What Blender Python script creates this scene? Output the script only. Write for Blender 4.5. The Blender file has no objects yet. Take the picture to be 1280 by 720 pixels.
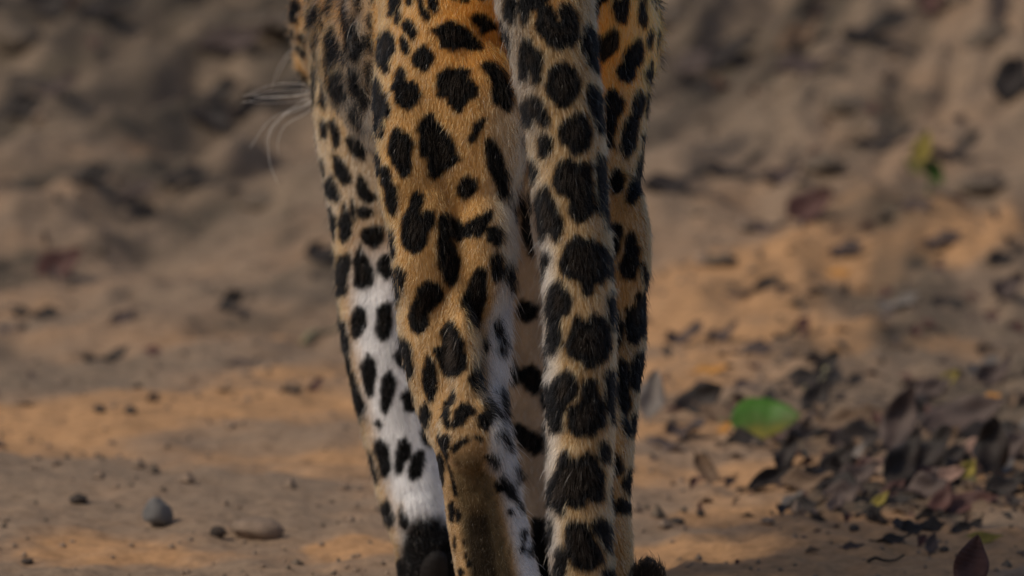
import bpy, bmesh, math, random
import numpy as np
from mathutils import Vector, Matrix
from mathutils.bvhtree import BVHTree

R = math.radians
rng = np.random.default_rng(7)
random.seed(7)
SC = bpy.context.scene
COL = SC.collection

# ------------------------------------------------------------------ camera
PITCH = R(5.0)
DIST = 14.0                      # metres from the hind legs
PXM = 1400.0                     # photograph pixels per metre at the hind legs
AIM = np.array([0.0, 0.0, 0.340])
FWD = np.array([0.0, math.cos(PITCH), -math.sin(PITCH)])
UP = np.array([0.0, math.sin(PITCH), math.cos(PITCH)])
RIGHT = np.array([1.0, 0.0, 0.0])
CAM = AIM - FWD * DIST
FPX = PXM * DIST
cam = bpy.data.cameras.new('camera')
cam.sensor_width = 36.0
cam.lens = 36.0 * FPX / 1280.0
cam.clip_start = 0.5
cam.clip_end = 2000.0
cam.dof.use_dof = True
cam.dof.focus_distance = DIST + 0.0
cam.dof.aperture_fstop = cam.lens / 60.0          # a 60 mm wide front lens
cam_o = bpy.data.objects.new('camera', cam)
cam_o.location = CAM
cam_o.rotation_euler = (math.pi / 2 - PITCH, 0, 0)
COL.objects.link(cam_o)
SC.camera = cam_o

# ------------------------------------------------------------------ light
SUN_EL, SUN_AZ = R(46), R(243)      # azimuth clockwise from +Y: behind and left of the camera
w = bpy.data.worlds.new('World')
SC.world = w
w.use_nodes = True
nt = w.node_tree
sky = nt.nodes.new('ShaderNodeTexSky')
sky.sky_type = 'NISHITA'
sky.sun_disc = False
sky.sun_elevation = SUN_EL
sky.sun_rotation = SUN_AZ
sky.air_density = 1.0
sky.dust_density = 2.5
bg = nt.nodes['Background']
bg.inputs['Strength'].default_value = 0.085
nt.links.new(sky.outputs[0], bg.inputs[0])
sun = bpy.data.lights.new('sun', 'SUN')
sun.energy = 2.1
sun.angle = R(9)
sun.color = (1.0, 0.87, 0.68)
sun_o = bpy.data.objects.new('sun', sun)
sd = Vector((math.sin(SUN_AZ) * math.cos(SUN_EL), math.cos(SUN_AZ) * math.cos(SUN_EL), math.sin(SUN_EL)))
sun_o.rotation_euler = (-sd).to_track_quat('-Z', 'Y').to_euler()
sun_o.location = (0, 0, 10)
COL.objects.link(sun_o)
SC.view_settings.view_transform = 'Standard'
SC.view_settings.look = 'None'
SC.view_settings.gamma = 1.0
SC.view_settings.exposure = -0.25
SC.render.engine = 'CYCLES'

# ------------------------------------------------------------------ helpers
def unproj(px, py, Y):
    """photograph pixel -> world point on the vertical plane y = Y"""
    d = FWD * FPX + RIGHT * (px - 640.0) + UP * (360.0 - py)
    t = (Y - CAM[1]) / d[1]
    return CAM + d * t

def proj(p):
    q = p - CAM
    dep = q @ FWD
    return 640.0 + FPX * (q @ RIGHT) / dep, 360.0 - FPX * (q @ UP) / dep

def mpp(Y):                        # metres per photograph pixel at depth Y
    return (Y - CAM[1]) * 1.0 / FPX / math.cos(PITCH)

def lin(r, g, b):
    f = lambda c: (c / 255.0 / 12.92) if c <= 10 else ((c / 255.0 + 0.055) / 1.055) ** 2.4
    return np.array([f(r), f(g), f(b)])

def hash2(ix, iy, seed):
    h = (ix.astype(np.int64) * 374761393 + iy.astype(np.int64) * 668265263 + seed * 974711) & 0x7fffffff
    h = ((h ^ (h >> 13)) * 1274126177) & 0x7fffffff
    return ((h ^ (h >> 16)) & 0xffff) / 65535.0

def noise2(x, y, seed=0):
    ix, iy = np.floor(x), np.floor(y)
    fx, fy = x - ix, y - iy
    fx = fx * fx * fx * (fx * (fx * 6 - 15) + 10)
    fy = fy * fy * fy * (fy * (fy * 6 - 15) + 10)
    a, b = hash2(ix, iy, seed), hash2(ix + 1, iy, seed)
    c, d = hash2(ix, iy + 1, seed), hash2(ix + 1, iy + 1, seed)
    return (a + (b - a) * fx) * (1 - fy) + (c + (d - c) * fx) * fy - 0.5

def fbm(x, y, seed=0, octv=4, gain=0.5):
    s, a = 0.0, 1.0
    for k in range(octv):
        s = s + a * noise2(x * 2.03 ** k + 17.3 * k, y * 2.03 ** k - 9.1 * k, seed + k)
        a *= gain
    return s

def sstep(a, b, x):
    t = np.clip((x - a) / (b - a), 0, 1)
    return t * t * (3 - 2 * t)

def link(name, me, parent=None, mat=None):
    o = bpy.data.objects.new(name, me)
    COL.objects.link(o)
    if parent is not None:
        o.parent = parent
    if mat is not None:
        o.data.materials.append(mat)
    return o

def tag(o, label, cat, group=None):
    o['label'] = label
    o['category'] = cat
    if group:
        o['group'] = group
    return o

def mesh(name, v, f, smooth=True):
    me = bpy.data.meshes.new(name)
    me.from_pydata([tuple(a) for a in v], [], [tuple(int(i) for i in q) for q in f])
    if smooth:
        me.polygons.foreach_set('use_smooth', [True] * len(me.polygons))
    me.update()
    return me

class NT:
    def __init__(self, name):
        self.m = bpy.data.materials.new(name)
        self.m.use_nodes = True
        self.t = self.m.node_tree
        self.b = self.t.nodes['Principled BSDF']
    def n(self, typ, **kw):
        nd = self.t.nodes.new(typ)
        for k, v in kw.items():
            if k in nd.inputs:
                nd.inputs[k].default_value = v
            else:
                setattr(nd, k, v)
        return nd
    def l(self, a, b):
        self.t.links.new(a, b)

# ------------------------------------------------------------------ ground
PAWS = [(-0.012, 0.09), (0.085, 0.19), (-0.075, 0.68), (0.02, 0.78), (0.1, -0.13)]

def terrain(x, y):
    k = 5.0 * sstep(1.2, 7.0, y)
    u = y - k * x * 0.7
    far = sstep(1.5, 5.0, y)
    z = 0.075 * np.maximum(y - 2.2, 0) * sstep(2.2, 6.0, y) * sstep(60, 20, y)
    z = z + 0.10 * x * sstep(2.0, 6.5, y) * sstep(14, 8, y) * np.clip(1 - np.abs(x) / 40, 0, 1)
    z = z + far * 0.085 * fbm(x / 0.30 + 3.1, u / 0.75, 11, 4)
    z = z + far * 0.05 * (0.5 - np.abs(fbm(x / 0.22, u / 0.45 + 5, 23, 3)) * 2) * sstep(3, 6, y)
    z = z + far * 0.035 * np.abs(fbm(x / 0.10, u / 0.30, 83, 3))
    z = z + (0.018 + 0.01 * far) * fbm(x / 0.42, y / 0.5, 31, 4)
    z = z + 0.011 * fbm(x / 0.06, y / 0.08, 41, 4, .6)
    # ridges of swept dust left of the track and pebbly earth under the litter
    z = z + 0.016 * np.maximum(fbm(x / 0.7 + 9, y / 0.22 + 2, 57, 2), 0) * sstep(0.4, 1.0, y)
    lit = sstep(0.18, 0.30, x) * sstep(0.9, 1.3, y)
    z = z + lit * 0.022 * np.maximum(fbm(x / 0.05, y / 0.08, 71, 3), -0.1)
    fl = np.zeros_like(x)
    for (a, b) in PAWS:
        fl = np.maximum(fl, sstep(0.17, 0.09, np.hypot(x - a, y - b)))
    return z * (1 - fl)

def axis_grid(lo, hi, step, far, grow=1.28):
    c = list(np.arange(lo, hi + 1e-6, step))
    s, a = step, lo
    left = []
    while a > -far:
        s *= grow; a -= s; left.append(a)
    s, a = step, hi
    right = []
    while a < far:
        s *= grow; a += s; right.append(a)
    return np.array(left[::-1] + c + right)

gx = axis_grid(-1.0, 1.0, 0.0085, 320)
yy = [-0.4]
while yy[-1] < 12.0:
    yy.append(yy[-1] + 0.010 + 0.0035 * max(yy[-1], 0))
gyc = np.array(yy)
lo = axis_grid(-0.4, -0.4, 0.02, 320, 1.2)
gy = np.concatenate([lo[lo < -0.4 - 1e-4], gyc])
s, a, ext = 0.06, gy[-1], []
while a < 320:
    s *= 1.2; a += s; ext.append(a)
gy = np.concatenate([gy, ext])
GX, GY = np.meshgrid(gx, gy)
GZ = terrain(GX, GY)
nv = GX.size
gv = np.stack([GX.ravel(), GY.ravel(), GZ.ravel()], 1)
nxg, nyg = len(gx), len(gy)
ii = (np.arange(nyg - 1)[:, None] * nxg + np.arange(nxg - 1)[None]).ravel()
gf = np.stack([ii, ii + 1, ii + 1 + nxg, ii + nxg], 1)

def fast_mesh(name, v, f, smooth=True):
    me = bpy.data.meshes.new(name)
    me.vertices.add(len(v)); me.vertices.foreach_set('co', v.astype(np.float32).ravel())
    me.loops.add(f.size); me.loops.foreach_set('vertex_index', f.astype(np.int32).ravel())
    me.polygons.add(len(f))
    me.polygons.foreach_set('loop_start', np.arange(0, f.size, f.shape[1], dtype=np.int32))
    me.polygons.foreach_set('use_smooth', np.ones(len(f), dtype=bool))
    me.update(calc_edges=True)
    return me

gm = fast_mesh('ground', gv, gf)
# orange sand against grey dust and leaf mould, sun dapples painted into the sand
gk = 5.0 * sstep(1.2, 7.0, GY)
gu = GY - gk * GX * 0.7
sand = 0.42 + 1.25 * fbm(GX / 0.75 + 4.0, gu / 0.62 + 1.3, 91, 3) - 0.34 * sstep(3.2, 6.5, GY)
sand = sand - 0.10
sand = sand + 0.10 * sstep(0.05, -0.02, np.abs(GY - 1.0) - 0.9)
def sun_dapple(cx, cy, rx, ry, amt):  # sunlit spots put into the earth colour; negative amounts dull it
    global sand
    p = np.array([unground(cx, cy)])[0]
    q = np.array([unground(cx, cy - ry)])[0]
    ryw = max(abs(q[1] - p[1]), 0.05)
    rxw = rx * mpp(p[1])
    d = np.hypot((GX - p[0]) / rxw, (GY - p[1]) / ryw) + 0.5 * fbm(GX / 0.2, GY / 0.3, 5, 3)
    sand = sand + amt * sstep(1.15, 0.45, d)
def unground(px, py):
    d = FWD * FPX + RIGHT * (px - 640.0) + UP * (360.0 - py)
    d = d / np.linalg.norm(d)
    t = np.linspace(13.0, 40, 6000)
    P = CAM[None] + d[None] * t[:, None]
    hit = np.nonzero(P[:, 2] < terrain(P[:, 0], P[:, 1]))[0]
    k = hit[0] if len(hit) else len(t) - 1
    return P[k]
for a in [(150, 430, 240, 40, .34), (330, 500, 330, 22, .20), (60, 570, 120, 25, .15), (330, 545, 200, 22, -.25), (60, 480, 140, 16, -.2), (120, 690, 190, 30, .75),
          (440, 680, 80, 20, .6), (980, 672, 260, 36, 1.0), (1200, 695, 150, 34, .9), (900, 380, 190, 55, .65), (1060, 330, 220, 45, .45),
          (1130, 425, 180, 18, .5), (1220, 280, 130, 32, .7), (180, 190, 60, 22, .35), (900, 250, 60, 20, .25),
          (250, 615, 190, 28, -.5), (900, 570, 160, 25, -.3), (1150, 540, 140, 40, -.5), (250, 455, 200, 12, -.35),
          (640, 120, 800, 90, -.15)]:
    sun_dapple(*a)
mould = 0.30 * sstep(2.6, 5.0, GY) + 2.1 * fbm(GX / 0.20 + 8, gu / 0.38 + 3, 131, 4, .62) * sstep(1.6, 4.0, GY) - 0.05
heap = sstep(.2, .34, GX) * sstep(1.05, 1.4, GY) * sstep(3.4, 2.2, GY)
mould = np.maximum(mould, heap * (0.5 + 1.3 * fbm(GX / .06, GY / .12, 141, 3)))
mould = np.clip(mould - .55 * np.clip(sand - .45, 0, 1) * (1 - heap), 0, 1)
am = gm.attributes.new('mould', 'FLOAT', 'POINT')
am.data.foreach_set('value', mould.astype(np.float32).ravel())
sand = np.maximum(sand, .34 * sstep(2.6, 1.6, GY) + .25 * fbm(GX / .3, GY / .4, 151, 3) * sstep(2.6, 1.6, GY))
at = gm.attributes.new('sand', 'FLOAT', 'POINT')  # sand tone with the painted sun dapples mixed in
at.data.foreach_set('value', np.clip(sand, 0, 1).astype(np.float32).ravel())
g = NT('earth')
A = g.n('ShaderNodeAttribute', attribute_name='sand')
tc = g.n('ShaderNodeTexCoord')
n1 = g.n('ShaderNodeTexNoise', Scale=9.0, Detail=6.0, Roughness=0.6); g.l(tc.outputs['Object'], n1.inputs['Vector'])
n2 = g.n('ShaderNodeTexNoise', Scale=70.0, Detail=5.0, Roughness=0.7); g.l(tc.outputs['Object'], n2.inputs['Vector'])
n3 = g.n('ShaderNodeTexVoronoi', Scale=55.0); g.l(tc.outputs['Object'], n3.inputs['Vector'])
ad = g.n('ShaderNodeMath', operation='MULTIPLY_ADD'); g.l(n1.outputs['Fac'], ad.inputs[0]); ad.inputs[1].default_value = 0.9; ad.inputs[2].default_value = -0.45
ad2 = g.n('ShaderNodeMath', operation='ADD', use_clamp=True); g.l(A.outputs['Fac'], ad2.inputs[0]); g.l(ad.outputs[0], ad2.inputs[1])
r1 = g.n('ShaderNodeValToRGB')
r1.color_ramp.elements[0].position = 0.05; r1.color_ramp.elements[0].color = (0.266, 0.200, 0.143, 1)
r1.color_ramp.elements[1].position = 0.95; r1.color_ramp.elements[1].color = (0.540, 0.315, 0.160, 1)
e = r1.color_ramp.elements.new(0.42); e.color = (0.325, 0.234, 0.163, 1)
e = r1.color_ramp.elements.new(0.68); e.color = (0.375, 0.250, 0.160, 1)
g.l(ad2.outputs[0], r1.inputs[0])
r2 = g.n('ShaderNodeValToRGB')
r2.color_ramp.elements[0].position = 0.30; r2.color_ramp.elements[0].color = (0.50, 0.48, 0.47, 1)
r2.color_ramp.elements[1].position = 0.62; r2.color_ramp.elements[1].color = (1.08, 1.06, 1.05, 1)
g.l(n2.outputs['Fac'], r2.inputs[0])
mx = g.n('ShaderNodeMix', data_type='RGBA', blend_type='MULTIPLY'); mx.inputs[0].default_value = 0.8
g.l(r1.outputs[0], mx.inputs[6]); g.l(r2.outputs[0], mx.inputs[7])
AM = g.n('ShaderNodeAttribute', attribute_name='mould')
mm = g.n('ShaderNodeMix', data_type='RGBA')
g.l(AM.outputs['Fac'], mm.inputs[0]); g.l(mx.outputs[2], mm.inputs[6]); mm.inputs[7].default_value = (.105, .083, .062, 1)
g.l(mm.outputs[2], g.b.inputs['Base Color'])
g.b.inputs['Roughness'].default_value = 0.95
g.b.inputs['Specular IOR Level'].default_value = 0.15
bp = g.n('ShaderNodeBump', Strength=0.6, Distance=0.006)
g.l(n2.outputs['Fac'], bp.inputs['Height']); g.l(bp.outputs[0], g.b.inputs['Normal'])
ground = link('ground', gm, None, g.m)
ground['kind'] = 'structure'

# ------------------------------------------------------------------ leopard: skeleton tubes
# nodes: (px_left, px_right, py, Y depth, fore-aft radius in metres)
FUR = 4.5                                                 # pixels the fur adds on each side
def limb_nodes(rows):
    out = []
    for (l, r, py, Y, b) in rows:
        c = unproj(0.5 * (l + r), py, Y)
        out.append((c, max(0.5 * (r - l) - FUR, 5) * mpp(Y), b))
    return out

LIMBS = {}
LIMBS['hind_l'] = limb_nodes([
    (520, 690, -110, .10, .075), (472, 665, -40, .10, .095), (473, 650, 30, .095, .098), (465, 646, 130, .085, .090), (474, 643, 200, .075, .080),
    (481, 640, 260, .066, .070), (490, 636, 330, .054, .060), (497, 636, 420, .038, .043), (513, 633, 490, .026, .034), (536, 636, 545, .004, .037),
    (548, 648, 600, .006, .031), (556, 661, 660, .016, .031), (567, 674, 722, .024, .033), (572, 680, 770, .040, .034), (580, 675, 800, .066, .030)])
LIMBS['hind_r'] = limb_nodes([
    (640, 790, -110, .17, .075), (632, 812, -40, .18, .095), (640, 815, 30, .175, .095), (648, 811, 130, .165, .088), (655, 803, 210, .155, .078),
    (664, 802, 280, .145, .066), (676, 806, 345, .135, .058), (690, 809, 420, .120, .048), (695, 800, 500, .105, .040), (698, 794, 555, .095, .036),
    (700, 790, 620, .10, .033), (703, 792, 680, .112, .032), (704, 796, 725, .125, .032), (706, 798, 760, .14, .032), (712, 792, 786, .165, .028)])
LIMBS['fore_l'] = limb_nodes([
    (420, 560, -60, .68, .07), (392, 575, 30, .68, .10), (388, 570, 110, .67, .10), (397, 562, 190, .66, .085), (409, 550, 260, .65, .07),
    (418, 546, 330, .645, .058), (422, 548, 400, .64, .05), (437, 553, 480, .635, .046), (458, 565, 560, .63, .042), (472, 578, 620, .625, .042),
    (486, 592, 670, .622, .040), (492, 604, 712, .64, .040), (496, 614, 738, .67, .032)])
LIMBS['fore_r'] = limb_nodes([
    (610, 740, -60, .76, .07), (600, 760, 30, .76, .10), (604, 752, 110, .76, .10), (606, 735, 200, .75, .08), (610, 715, 280, .75, .062),
    (612, 708, 360, .75, .052), (612, 706, 440, .75, .046), (615, 706, 520, .75, .042), (620, 710, 590, .75, .040),
    (622, 716, 640, .75, .040), (618, 722, 690, .77, .040), (616, 724, 728, .80, .030)])
LIMBS['tail'] = limb_nodes([
    (618, 718, -60, .05, .040), (612, 728, -60, -.02, .045), (612, 738, -42, -.080, .046), (620, 742, 0, -.122, .044), (640, 748, 80, -.145, .040), (655, 755, 150, -.152, .038),
    (665, 758, 230, -.156, .036), (676, 763, 300, -.158, .034), (679, 768, 370, -.158, .034), (681, 769, 450, -.158, .034), (683, 768, 530, -.156, .033),
    (684, 764, 610, -.152, .031), (687, 767, 690, -.148, .030), (696, 772, 745, -.142, .028)])
P0 = LIMBS['tail'][-1][0]
for (cx, cy, r) in ((752, 786, 31), (780, 800, 28), (802, 780, 26), (810, 742, 24), (810, 714, 17)):
    LIMBS['tail'].append((unproj(cx, cy, -.138), r * mpp(-.138), r * mpp(-.138)))
X0 = -0.028
LIMBS['torso'] = [(np.array(c), a, b) for c, a, b in [
    ((0.012, .0, .628), .060, .042), ((0.010, .05, .612), .098, .070), ((0.006, .13, .588), .118, .096), ((-.005, .20, .558), .138, .128), ((-.018, .34, .550), .142, .140),
    ((-.028, .48, .548), .150, .150), ((-.034, .60, .552), .152, .152), ((-.045, .70, .560), .135, .142), ((-.065, .79, .572), .105, .115)]]
HC = unproj(472, 25, .98)
MZ = unproj(452, 105, 1.09)
LIMBS['head'] = [(np.array(c), a, b) for c, a, b in [
    ((-.050, .70, .575), .095, .105), ((-.080, .80, .590), .088, .090), ((-.108, .89, HC[2] + .01), .084, .084),
    ((HC[0], .965, HC[2] + .005), .082, .080), ((HC[0] + .001, 1.03, HC[2] - .012), .070, .066), ((MZ[0] + .002, 1.075, MZ[2] + .018), .050, .048),
    ((MZ[0], 1.115, MZ[2] + .004), .042, .038), ((MZ[0], 1.135, MZ[2] + .002), .028, .024)]]

def catmull(nodes, step):
    P = [np.concatenate([c, [a, b]]) for c, a, b in nodes]
    P = [2 * P[0] - P[1]] + P + [2 * P[-1] - P[-2]]
    out = []
    for i in range(1, len(P) - 2):
        p0, p1, p2, p3 = P[i - 1], P[i], P[i + 1], P[i + 2]
        n = max(2, int(np.linalg.norm(p2[:3] - p1[:3]) / step))
        for k in range(n):
            t = k / n
            out.append(0.5 * (2 * p1 + (p2 - p0) * t + (2 * p0 - 5 * p1 + 4 * p2 - p3) * t * t + (3 * p1 - p0 - 3 * p2 + p3) * t ** 3))
    out.append(P[-2])
    return np.array(out)

def sweep(C, ref, seg=28):
    """closed tube with rounded caps along the sampled nodes"""
    n = len(C)
    T = np.gradient(C[:, :3], axis=0)
    T /= np.linalg.norm(T, axis=1)[:, None]
    V, F = [], []
    u = np.array(ref, float)
    th = np.linspace(0, 2 * math.pi, seg, endpoint=False)
    rows = []
    for i in range(n):
        u = u - T[i] * (u @ T[i]); u /= np.linalg.norm(u)
        v = np.cross(T[i], u)
        rows.append((C[i, :3], u.copy(), v, max(C[i, 3], .002), max(C[i, 4], .002), T[i]))
    def ring(c, u, v, a, b):
        return c[None] + np.cos(th)[:, None] * u * a + np.sin(th)[:, None] * v * b
    full = []
    c, u0, v0, a, b, t = rows[0]
    m = min(a, b)
    for s in (0.9, 0.6, 0.3):
        full.append(ring(c - t * m * .7 * s, u0, v0, a * math.sqrt(1 - s * s), b * math.sqrt(1 - s * s)))
    for r in rows:
        full.append(ring(*r[:5]))
    c, u0, v0, a, b, t = rows[-1]
    m = min(a, b)
    for s in (0.3, 0.6, 0.9):
        full.append(ring(c + t * m * .7 * s, u0, v0, a * math.sqrt(1 - s * s), b * math.sqrt(1 - s * s)))
    V = np.concatenate(full)
    k = len(full)
    F = []
    for i in range(k - 1):
        for j in range(seg):
            F.append((i * seg + j, i * seg + (j + 1) % seg, (i + 1) * seg + (j + 1) % seg, (i + 1) * seg + j))
    F.append(tuple(range(seg - 1, -1, -1)))
    F.append(tuple((k - 1) * seg + j for j in range(seg)))
    return V, F

SAMP, AX = {}, []
allV, allF, off = [], [], 0
def add_shape(V, F):
    global off
    allV.append(V)
    allF.extend([tuple(i + off for i in f) for f in F])
    off += len(V)
LID = {n: i for i, n in enumerate(LIMBS)}
for nme, nodes in LIMBS.items():
    C = catmull(nodes, 0.012)
    SAMP[nme] = C
    add_shape(*sweep(C, (1, 0, 0)))

def ellipsoid(c, r, rot=None, nu=20, nvv=14):
    V = [np.array([0, 0, 1.0])]
    for i in range(1, nvv):
        ph = math.pi * i / nvv
        for j in range(nu):
            t = 2 * math.pi * j / nu
            V.append(np.array([math.sin(ph) * math.cos(t), math.sin(ph) * math.sin(t), math.cos(ph)]))
    V.append(np.array([0, 0, -1.0]))
    V = np.array(V) * np.array(r)
    if rot is not None:
        V = V @ np.array(rot.to_3x3()).T
    V = V + np.array(c)
    F = [(0, 1 + j, 1 + (j + 1) % nu) for j in range(nu)]
    for i in range(nvv - 2):
        for j in range(nu):
            a = 1 + i * nu + j; b = 1 + i * nu + (j + 1) % nu
            F.append((a, a + nu, b + nu, b))
    L = len(V) - 1
    F += [(L, L - nu + (j + 1) % nu, L - nu + j) for j in range(nu)]
    return V, F

# shaped details fused into the same skin: heel knobs, thigh, shoulder, ears, cheeks, paws with toes
EXTRA = []
def extra(limb, c, r, rot=None):
    add_shape(*ellipsoid(c, r, rot))
    EXTRA.append((limb, np.array(c), max(r) * 0.5))
extra('hind_l', unproj(588, 542, -.030), (.027, .022, .034))
for (a, b, Yc, rx, ry, rz) in ((573, 400, .008, .012, .022, .05), (578, 455, -.014, .011, .018, .05), (584, 505, -.026, .012, .015, .035),
                               (533, 300, .014, .030, .030, .070), (603, 305, .014, .026, .030, .065), (520, 200, .02, .034, .03, .08), (590, 165, .016, .045, .028, .09)):
    extra('hind_l', unproj(a, b, Yc), (rx, ry, rz))
for (a, b, Yc, rx, ry, rz) in ((752, 420, .098, .012, .022, .05), (750, 490, .076, .011, .016, .05), (775, 310, .10, .026, .03, .07)):
    extra('hind_r', unproj(a, b, Yc), (rx, ry, rz))
extra('fore_l', unproj(486, 330, .602), (.014, .02, .07)); extra('fore_l', unproj(524, 640, .590), (.018, .014, .02))
extra('hind_r', unproj(748, 552, .068), (.028, .022, .036))
extra('hind_l', unproj(560, 60, .13), (.058, .10, .13))
extra('hind_r', unproj(735, 60, .21), (.056, .10, .13))
extra('fore_l', unproj(480, 60, .70), (.062, .10, .13))
extra('fore_r', unproj(690, 60, .78), (.060, .10, .13))
for s in (-1, 1):
    extra('head', HC + np.array([s * .062, .01, .075]), (.026, .014, .034), Matrix.Rotation(R(s * 28), 4, 'Y'))
    extra('head', HC + np.array([s * .045, .05, -.035]), (.035, .045, .035))
    extra('head', MZ + np.array([s * .020, .030, .004]), (.024, .026, .024))
def paw(limb, x, y, w, heel):
    extra(limb, (x, y, .026), (w * .9, .055, .028))
    for k, t in enumerate((-1, -.36, .36, 1)):
        fy = .052 - .012 * abs(t)
        extra(limb, (x + t * w * .72, y + fy, .020), (w * .34, .036, .021))
L = LIMBS['hind_l'][-1][0]; paw('hind_l', L[0], L[1] + .028, .046, 0)
L = LIMBS['hind_r'][-1][0]; paw('hind_r', L[0], L[1] + .028, .046, 0)
L = LIMBS['fore_l'][-1][0]; paw('fore_l', L[0] + .010, L[1] + .035, .044, 0)
L = LIMBS['fore_r'][-1][0]; paw('fore_r', L[0], L[1] + .035, .052, 0)

raw = mesh('raw', np.concatenate(allV), allF)
ro = bpy.data.objects.new('raw', raw); COL.objects.link(ro)
md = ro.modifiers.new('r', 'REMESH'); md.mode = 'VOXEL'; md.voxel_size = 0.0036; md.adaptivity = 0
sm = ro.modifiers.new('s', 'SMOOTH'); sm.factor = 0.5; sm.iterations = 7
dg = bpy.context.evaluated_depsgraph_get()
body_me = bpy.data.meshes.new_from_object(ro.evaluated_get(dg))
bpy.data.objects.remove(ro); bpy.data.meshes.remove(raw)
body_me.name = 'body'
NV = len(body_me.vertices)
BV = np.empty(NV * 3, np.float32); body_me.vertices.foreach_get('co', BV); BV = BV.reshape(-1, 3).astype(float)
BN = np.empty(NV * 3, np.float32); body_me.vertices.foreach_get('normal', BN); BN = BN.reshape(-1, 3).astype(float)
body_me.calc_loop_triangles()
NTRI = len(body_me.loop_triangles)
TRI = np.empty(NTRI * 3, np.int32); body_me.loop_triangles.foreach_get('vertices', TRI); TRI = TRI.reshape(-1, 3)
BVH = BVHTree.FromPolygons([tuple(v) for v in BV], [tuple(int(i) for i in t) for t in TRI])

# nearest limb and direction in which the hair lies
ctr, rad, lid, flow = [], [], [], []
for nme, C in SAMP.items():
    T = np.gradient(C[:, :3], axis=0); T /= np.linalg.norm(T, axis=1)[:, None]
    if nme in ('torso', 'head'):
        T = -T + np.array([0, 0, -.35])
    for i in range(0, len(C), 2):
        ctr.append(C[i, :3]); rad.append(max(0.5 * (C[i, 3] + C[i, 4]), .01)); lid.append(LID[nme]); flow.append(T[i])
for nme, c, r in EXTRA:
    ctr.append(c); rad.append(max(r, .015)); lid.append(LID[nme]); flow.append(np.array([0, 0, -1.0]) if 'head' not in nme else np.array([0, -1, 0.]))
ctr, rad, lid, flow = np.array(ctr), np.array(rad), np.array(lid), np.array(flow)
def classify(P):
    li = np.empty(len(P), int); fl = np.empty((len(P), 3))
    for s in range(0, len(P), 20000):
        q = P[s:s + 20000]
        d = np.sqrt(((q[:, None, :] - ctr[None]) ** 2).sum(2)) - rad[None]
        k = d.argmin(1)
        li[s:s + 20000] = lid[k]; fl[s:s + 20000] = flow[k]
    return li, fl
VL, VF = classify(BV)
rump = (VL == LID['torso']) & (BV[:, 1] < .24) & (proj(BV)[0] > 478)
VL[rump] = np.where(proj(BV[rump])[0] < 648, LID['hind_l'], LID['hind_r'])
VF[rump] = np.array([0, 0, -1.0])

# ------------------------------------------------------------------ leopard: coat
# rosettes and spots read off the coat, a few painted shadings among them: (limb, corner x, corner y) then outlines at 4x from that corner
Z1, Z2, Z3, Z4, Z5, Z6, Z7, Z8 = (330, 0), (580, 0), (330, 180), (580, 180), (380, 360), (580, 360), (400, 540), (580, 540)
SPOTS = []
def sp(limb, z, *polys):
    for p in polys:
        a = np.array(p, float).reshape(-1, 2) / 4.0 + np.array(z, float)
        SPOTS.append((LID[limb], a))
sp('hind_l', Z1,
   (625,75,640,20,660,-20,690,-20,685,30,665,60,650,85), (655,125,655,80,675,45,690,60,688,100,670,135), (715,-10,740,-10,740,25,725,30,710,15),
   (765,-10,790,-10,800,40,825,60,825,-10,860,-10,875,50,855,70,835,50,825,85,810,98,785,75), (950,-10,1030,-10,1020,10,985,15),
   (1040,90,1060,68,1100,75,1165,120,1170,150,1135,150,1090,165,1080,130,1050,115),
   (840,155,890,130,920,105,975,120,1020,160,1095,240,1040,245,990,235,940,245,890,230,870,190),
   (600,160,625,150,650,190,658,250,630,290,625,350,610,362,590,330,572,280,580,210),
   (690,120,715,95,745,120,765,165,750,210,740,215,725,180,715,155,700,150), (680,200,695,180,715,205,730,250,715,272,690,245),
   (745,300,780,240,800,228,830,260,850,295,825,325,810,355,775,345,755,325),
   (650,400,685,345,715,370,710,410,725,425,740,400,775,440,785,475,755,520,720,555,685,540,660,490,645,440),
   (555,430,575,415,605,460,615,510,632,550,620,590,600,580,600,640,590,700,565,650,552,560,548,490),
   (860,420,870,375,930,340,990,345,1030,350,1020,390,1065,435,1060,480,1020,500,985,560,945,550,910,500,870,480),
   (1085,330,1120,305,1170,330,1205,380,1235,450,1240,510,1220,560,1190,540,1150,510,1135,460,1145,420,1125,380),
   (770,650,800,590,840,570,855,615,900,640,930,690,950,720,985,800,940,840,900,850,850,900,825,880,815,800,785,770),
   (630,720,645,660,670,645,710,670,745,710,740,780,735,830,725,870,700,900,680,890,670,840,640,820,625,770),
   (1020,690,1050,630,1095,590,1110,600,1085,650,1060,700,1030,720))
sp('hind_l', Z3,
   (1110,-20,1150,-10,1180,40,1200,100,1215,200,1215,260,1190,285,1165,240,1150,180,1120,120,1110,50),
   (590,130,610,108,635,140,635,190,668,220,670,300,655,358,630,340,615,300,605,220,590,190),
   (690,420,705,370,735,280,760,240,795,250,800,290,780,330,790,360,820,330,850,350,845,400,825,440,810,500,780,540,750,550,715,530,690,480),
   (960,220,985,180,1020,155,1060,185,1065,220,1040,260,1005,275,970,250),
   (1030,390,1070,360,1145,330,1135,380,1110,430,1080,470,1040,460,1000,465,980,480,935,480,960,540,985,600,970,660,930,715,900,690,870,600,865,500,880,430,875,360,910,345,960,380,1000,410),
   (630,440,645,430,655,470,650,530,635,510), (1130,570,1150,545,1185,560,1190,620,1180,680,1150,690,1135,640),
   (1110,420,1140,405,1185,440,1190,490,1160,510,1120,480), (1195,640,1215,610,1240,630,1235,700,1210,740,1195,700))
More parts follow.
